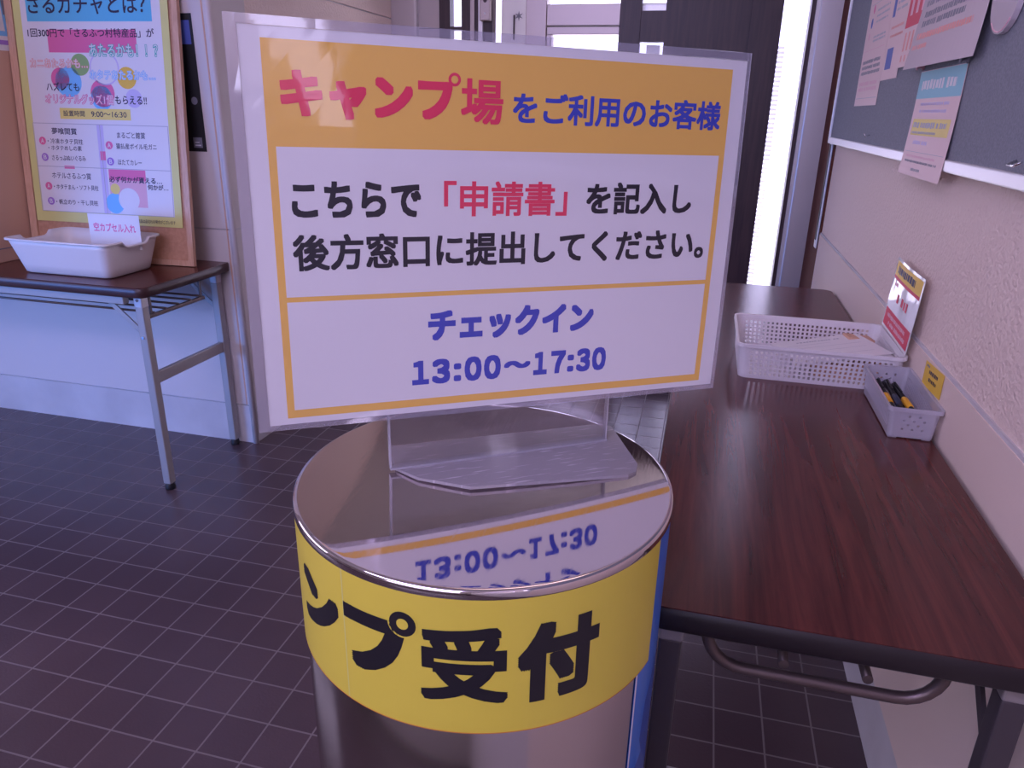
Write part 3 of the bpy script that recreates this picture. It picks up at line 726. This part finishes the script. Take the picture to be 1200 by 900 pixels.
# by the door: pinkish list with red lower lines
w = .33; e = rows_of(.03, w - .03, [.04, .055], .011, P['rose'], 31) + rows_of(.03, w - .03, [.085, .10, .115], .010, P['slate'], 34) + [('rect', .01, .02, w - .01, .0212, P['grey'], 1), ('rect', .02, .15, w - .02, .1512, P['rose'], 1)] + rows_of(.13, w - .03, [.17, .18, .22, .235, .25, .30, .32], .006, P['grey'], 40) + [('circ', .07, .225, .014, P['navy'], 1), ('circ', .075, .262, .012, P['pink'], 1), ('circ', .06, .19, .010, P['rose'], 1), ('rect', .03, .275, w - .04, .2762, P['grey'], 1)]
board_sheet('pinned_notice', (2.632, 2.298, 1.257, 1.70, 0), e, 'pale pink notice with small red lines, at the door end of the bulletin board', wp)
w = .19; e = [('rect', .03, .025, .10, .075, P['navy'], 1), ('rect', .015, .15, .045, .21, P['navy'], 1), ('rect', .03, .33, .09, .36, P['navy'], 1)] + rows_of(.03, w - .02, [.10, .12, .24, .26], .007, P['salmon'], 51) + rows_of(.06, w - .02, [.16, .175, .19, .29, .305], .007, P['grey'], 55)
board_sheet('pinned_notice', (2.296, 2.105, 1.317, 1.72, 0), e, 'narrow notice with blue blocks between the pink and the red notices', wp)
w = .19; e = [('rect', .012, .085, w - .012, .30, P['red'], 1)] + [x for k in range(5) for x in lines(.035 + k * .028, .15, .05 + k * .028, .165, P['blush'], 2, .3, 60)]
for k in range(4): e += [('rect', .03 + k * .035, .035, .045 + k * .035, .075, P['salmon'], 1), ('rect', .03 + k * .035, .012, .042 + k * .035, .026, P['salmon'], 1)]
for k in range(3): e += [('rect', .04 + k * .05, .11, .062 + k * .05, .27, P['rose'], 2)]
board_sheet('pinned_notice', (2.10, 1.905, 1.337, 1.73, 0), e, 'white notice with a solid red upper block on the bulletin board', wp, .006)
w = .43; e = [('rect', .02, .135, w - .02, .30, P['red'], 1)] + rows_of(.03, w - .06, [.055], .013, P['salmon'], 71) + rows_of(.04, w - .12, [.078, .096], .013, P['slate'], 75) + rows_of(.03, w - .03, [.118], .012, P['slate'], 79) + lines(.02, .036, .12, .046, P['salmon'], 1, .3, 81)
m_gl = ink('glossy_notice', (0.80, 0.68, 0.70), 1.0)
board_sheet('pinned_notice', (1.892, 1.466, 1.323, 1.72, 0), e, 'wide glossy laminated notice with a red header on the bulletin board', m_gl, .018, .014)
w = .315; e = [('rect', .0, .152, w, .205, P['aqua'], 1)] + lines(.03, .168, w - .04, .188, P['pale'], 2, .2, 91) + rows_of(.05, w - .06, [.138, .124], .006, P['lavender'], 95) + [('rect', .02, .080, w - .02, .112, P['yellow'], 1)] + lines(.03, .094, w - .04, .106, P['grey'], 2, .3, 98) + lines(.03, .083, w - .1, .088, P['grey'], 2, .3, 99) + rows_of(.06, .17, [.062], .008, P['lavender'], 101) + [('rect', .01, .047, w - .01, .0478, P['grey'], 1)] + lines(.03, .036, w - .06, .041, P['rose'], 1, .3, 103) + lines(.03, .026, w - .04, .031, P['slate'], 1, .3, 104) + lines(.10, .010, .17, .016, P['slate'], 1, .3, 105)
board_sheet('hanging_notice', (1.862, 1.545, 1.112, 1.318, 0), e, 'teal-headed notice hanging loose below the glossy one, over the frame', wp, .008, .0)
# glossy rounded tag
mb = MB()
out = [(-.062, .2), (.062, .2)]
for k in range(0, 13): a = math.radians(-15 * k); out.append((.062 * math.cos(a), .05 + .095 * math.sin(a) * .62))
m_gw = mat('glossy_white', (0.78, 0.70, 0.72), 0.12, coat=0.6)
cm2 = plane_map((XB - .012, 1.400, 1.358), (0, -1, 0), (0, 0, 1))
mb.prism(out, -.011, -.003, m_gw, cm2)
o = mb.build('rounded_tag'); tag(o, 'glossy white tag with a rounded red-rimmed end on the bulletin board', 'tag')
mb = MB(); pts = []
for k in range(3, 10): a = math.radians(-15 * k); pts.append(cm2(.058 * math.cos(a), .05 + .090 * math.sin(a) * .62, -.0028))
mb.tube(pts, .0010, P['rose'], 6); q_ = mb.build('red_rim', o)
# push pins and hooks
def pin(y, z, label, m=m_chrome):
    mb = MB(); mb.lathe([(0, .016), (.006, .0155), (.0065, .013), (.0035, .0115), (.003, .006), (.0065, .0035), (.007, .001), (0, 0)], m, 14)
    o = mb.build('push_pin'); o.matrix_world = Matrix.Translation((XB - .0005, y, z)) @ Matrix.Rotation(-math.pi / 2, 4, 'Y')
    return tag(o, label, 'push pin', 'push pins on the bulletin board')
pin(1.850, 1.327, 'push pin at the upper corner of the teal-headed notice nearer the door', P['rose'])
pin(1.545, 1.323, 'dark push pin at the outer upper corner of the teal-headed notice', P['slate'])
pin(1.903, 1.346, 'dark push pin at the lower corner of the red-block notice', P['slate'])
mb = MB()
mb.tube([(XB - .001, 2.30, 1.18), (XB - .012, 2.30, 1.176), (XB - .016, 2.30, 1.184)], .0015, m_chrome, 8)
o = mb.build('wire_hook'); tag(o, 'small wire hook in the lower felt of the board below the pink notice', 'hook')
mb = MB()
mb.tube([(XB - .001, 1.22, 1.172), (XB - .012, 1.22, 1.166), (XB - .014, 1.19, 1.166), (XB - .012, 1.17, 1.172)], .002, m_chrome, 8)
o = mb.build('wire_hook'); tag(o, 'small wire hook beyond the rounded glossy tag near the lower silver frame', 'hook')

# ================================================================== LEFT TABLE THINGS
PB_O = Vector((-1.662, 2.138, .702)); PB_YAW, PB_T, PB_W, PB_H = .053, .106, .632, .90
pu = Vector((math.cos(PB_YAW), math.sin(PB_YAW), 0)); pn = Vector((math.sin(PB_YAW), -math.cos(PB_YAW), 0))
pv = Vector((0, 0, 1)) * math.cos(PB_T) - pn * math.sin(PB_T)
pm = plane_map(PB_O, pu, pv)
pb = empty('poster_board', PB_O, 0, 'wood-framed cork board leaning on the wall on the far folding table', 'board')
def pbox(mb, a, b, c, d, w0, w1, m):
    mb.prism([(a, b), (c, b), (c, d), (a, d)], w0, w1, m, lambda x, y, z: pm(x, y, z) - PB_O)
mb = MB(); pbox(mb, -PB_W + .012, .012, -.012, PB_H - .012, -.009, -.004, m_cork); mb.build('cork_panel', pb)
for r_ in ((-PB_W, 0, -PB_W + .027, PB_H), (-.02, 0, 0, PB_H), (-PB_W + .027, 0, -.02, .018), (-PB_W + .027, PB_H - .018, -.02, PB_H)):
    mb = MB(); pbox(mb, *r_, -.0115, .004, m_pine); mb.build('frame_bar', pb)
K = P
e = [('rect', -.574, .163, -.061, .878, K['pale'], 1), ('rect', -.552, .79, -.092, .876, K['teal'], 2), ('text', 'さるガチャとは？', (-.545, .812, -.112, .872), K['black'], 3, .012),
     ('rect', -.482, .693, -.154, .765, K['pink'], 2), ('text', '1回300円で「さるふつ村特産品」が', (-.556, .741, -.089, .769), K['black'], 3, .012)]
def outlined(t, box, c):
    return [('text', t, box, c, 4, .055), ('text', t, (box[0] + .0012, box[1] + .0012, box[2] - .0012, box[3] - .0012), K['pale'], 5, .0)]
e += outlined('あたるかも！！？', (-.331, .679, -.078, .722), K['green']) + outlined('カニあたるかも…', (-.56, .643, -.34, .674), K['salmon']) + outlined('ホタテあたるかも…', (-.338, .608, -.094, .640), K['sky'])
e += [('text', 'ハズレても', (-.506, .57, -.381, .598), K['black'], 4, .012)] + outlined('オリジナルグッズ1個', (-.516, .527, -.256, .562), K['pink']) + [('text', 'もらえる!!', (-.25, .531, -.133, .558), K['black'], 4, .012)]
e += [('rect', -.465, .479, -.197, .515, K['yellow'], 3), ('text', '設置時間', (-.452, .488, -.370, .507), K['black'], 4, .01), ('text', '9:00〜16:30', (-.345, .488, -.212, .506), K['black'], 4, .008)]
# coloured capsules behind the words
for x, y, r, c in ((-.42, .60, .05, 'sky'), (-.37, .655, .035, 'leaf'), (-.45, .61, .035, 'pink'), (-.20, .615, .035, 'amber'), (-.30, .55, .04, 'sky'), (-.295, .565, .045, 'pink'), (-.18, .55, .03, 'lavender')):
    e.append(('circ', x, y, r, P[c], 2))
e.append(('circ', -.28, .645, .055, K['lavender'], 2)); e.append(('circ', -.28, .645, .05, K['pale'], 2.5))
for v in (.463, .318, .163): e.append(('rect', -.576, v - .001, -.063, v + .001, K['grey'], 3))
for u in (-.576, -.318, -.064): e.append(('rect', u - .001, .163, u + .001, .463, K['grey'], 3))
e += [('rect', -.330, .163, -.306, .463, K['lavender'], 2), ('rect', -.30, .19, -.16, .312, K['rose'], 2), ('rect', -.30, .28, -.16, .316, K['pink'], 2.4), ('circ', -.23, .215, .04, K['pale'], 2.6), ('circ', -.285, .20, .035, K['sky'], 2.5), ('circ', -.28, .25, .018, K['yellow'], 2.6), ('rect', -.47, .312, -.43, .322, K['pink'], 2), ('rect', -.325, .345, -.305, .375, K['pink'], 2.5)]
def cell(t, a, b, c, d, wt=.004): e.append(('text', t, (a, b, c, d), K['black'], 4, wt))
cell('夢喰間賞', -.505, .427, -.408, .449, .01); cell('・冷凍ホタテ貝柱', -.525, .395, -.388, .413); cell('・ホタテめしの素', -.525, .373, -.395, .390); cell('さるっぷぬいぐるみ', -.515, .339, -.383, .357)
cell('まるごと館賞', -.255, .42, -.15, .441); cell('猿払産ボイル毛ガニ', -.262, .385, -.11, .404); cell('ほたてカレー', -.26, .332, -.17, .35)
cell('ホテルさるふつ賞', -.522, .277, -.37, .299); cell('・ホタテまん・ソフト貝柱', -.52, .24, -.345, .258); cell('・帆立のり・干し貝柱', -.517, .188, -.352, .206)
cell('必ず何かが貰える…', -.30, .272, -.10, .293, .02); cell('何かが…', -.155, .251, -.078, .27, .02); cell('※景品は品切れの場合がございます', -.21, .137, -.06, .150, .0)
for x, y, c, t in ((-.545, .404, 'pink', 'A'), (-.542, .349, 'purple', 'B'), (-.288, .396, 'pink', 'A'), (-.288, .342, 'purple', 'B'), (-.54, .25, 'pink', 'A'), (-.537, .198, 'purple', 'B')):
    e += [('circ', x, y, .0135, K[c], 4), ('text', t, (x - .006, y - .0075, x + .006, y + .0075), K['pale'], 5, .01)]
po = sheet('prize_poster', (-.603, .127, -.034, .88, K['lime']), e, lambda a, b, w: pm(a, .127 + (b - .127) * .966, w + .0007), None, .0006, 0, (1, 1), .00022)
po_l = ('tall white prize poster with a yellow border pinned on the cork board'); tag(po, po_l, 'poster')
# cream tray with its tag
ct_ = empty('cream_tray', (-2.138, 1.858, .702), 0, 'cream plastic tray in front of the prize poster on the far table', 'tray')
def cream():
    mb = MB(); bm = mb.bm; w, d, h = .385, .248, .112
    loop = [p for p, _ in rounded_loop(0, 0, w, d, .03, .009)]; c = Vector((w / 2, d / 2)); n = len(loop); rings = []
    for z in (0, .004, .03, .06, .09, h):
        f = .027 * (1 - z / h) + (.006 if z == 0 else 0); ring = []
        for p in loop:
            q = p - c; q = Vector((q.x * (1 - 2 * f / w), q.y * (1 - 2 * f / d)))
            dip = 0
            if (p.x < .001 or p.x > w - .001) and z == h: dip = -.016 * max(0, 1 - ((p.y - d / 2) / .055) ** 10)
            ring.append(bm.verts.new((c.x + q.x, c.y + q.y, z + dip)))
        rings.append(ring)
    fs = [bm.faces.new((a[k], a[(k + 1) % n], b[(k + 1) % n], b[k])) for a, b in zip(rings, rings[1:]) for k in range(n)]
    mb._fin(fs, m_cream, True); mb._fin([bm.faces.new(rings[0][::-1])], m_cream)
    lb = MB(); b2 = lb.bm; ring = [b2.verts.new(v.co) for v in rings[-1]]; lip = []
    for v in rings[-1]:
        q = Vector((v.co.x - c.x, v.co.y - c.y)); q = q + q.normalized() * .008; lip.append(b2.verts.new((c.x + q.x, c.y + q.y, v.co.z - .001)))
    lip2 = [b2.verts.new((v.co.x, v.co.y, v.co.z - .005)) for v in lip]
    fs = [b2.faces.new((ring[k], ring[(k + 1) % n], lip[(k + 1) % n], lip[k])) for k in range(n)] + [b2.faces.new((lip[k], lip[(k + 1) % n], lip2[(k + 1) % n], lip2[k])) for k in range(n)]
    lb._fin(fs, m_cream, True)
    return mb, lb
put_basket(cream(), ct_, 'tray_body', .002)
tm = plane_map((-1.938, 2.0, .775), (1, .05, 0), (0, .04, 1))
o = sheet('tag_card', (0, 0, .188, .108, m_paper), [('text', '空カプセル入れ', (.018, .052, .172, .080), P['pink'], 1, .02)], tm, None, .0006, 0, (1, 1), .0003)
tag(o, 'white card with pink lettering standing up in the cream tray', 'card')
# tan capsule cabinet with a printed sheet on its side
cb = empty('tan_cabinet', (-2.345, 1.75, .7), 0, 'tan board cabinet behind the cream tray, beside the prize poster board', 'cabinet')
mb = MB(); mb.box((-.25, 0, 0), (.045, .49, .9), m_kraft, .003); mb.build('cabinet_body', cb)
mb = MB(); mb.box((-.252, -.002, .045), (.047, .492, .048), P['slate']); mb.build('seam', cb)
sm = plane_map((-2.2985, 1.922, 1.375), (0, 1, 0), (0, 0, 1))
e = [('rect', 0, .045, .31, .25, P['sky'], 1), ('rect', 0, .06, .25, .25, P['pale'], 2), ('rect', .26, .06, .308, .11, P['leaf'], 2), ('rect', .255, .11, .305, .17, P['slate'], 2), ('rect', .20, .018, .30, .032, P['purple'], 1), ('rect', .10, .018, .20, .032, P['purple'], 1)] + lines(.03, .10, .20, .115, P['slate'], 3, .3, 131) + lines(.03, .15, .22, .165, P['purple'], 3, .3, 132)
o = sheet('printed_sheet', (0, 0, .315, .25, P['pale']), e, sm, None, .0006, 0, (1, 1), .0003); tag(o, 'blue-bordered printed sheet on the side of the tan cabinet', 'poster')
# black poster on the wall
bm_ = plane_map((-1.95, YL - .0012, 1.072), (1, 0, 0), (0, 0, 1))
e = [('rect', .262, .012, .296, .045, P['slate'], 1), ('rect', .268, .018, .290, .022, P['pale'], 2), ('rect', .268, .028, .285, .031, P['pale'], 2), ('circ', .285, .16, .012, P['slate'], 1), ('rect', .20, .33, .30, .40, P['navy'], 1)]
o = sheet('black_poster', (0, 0, .31, .42, m_black), e, bm_, None, .0006, 0, (1, 1), .0003); tag(o, 'black poster on the wall half hidden behind the cork board', 'poster')
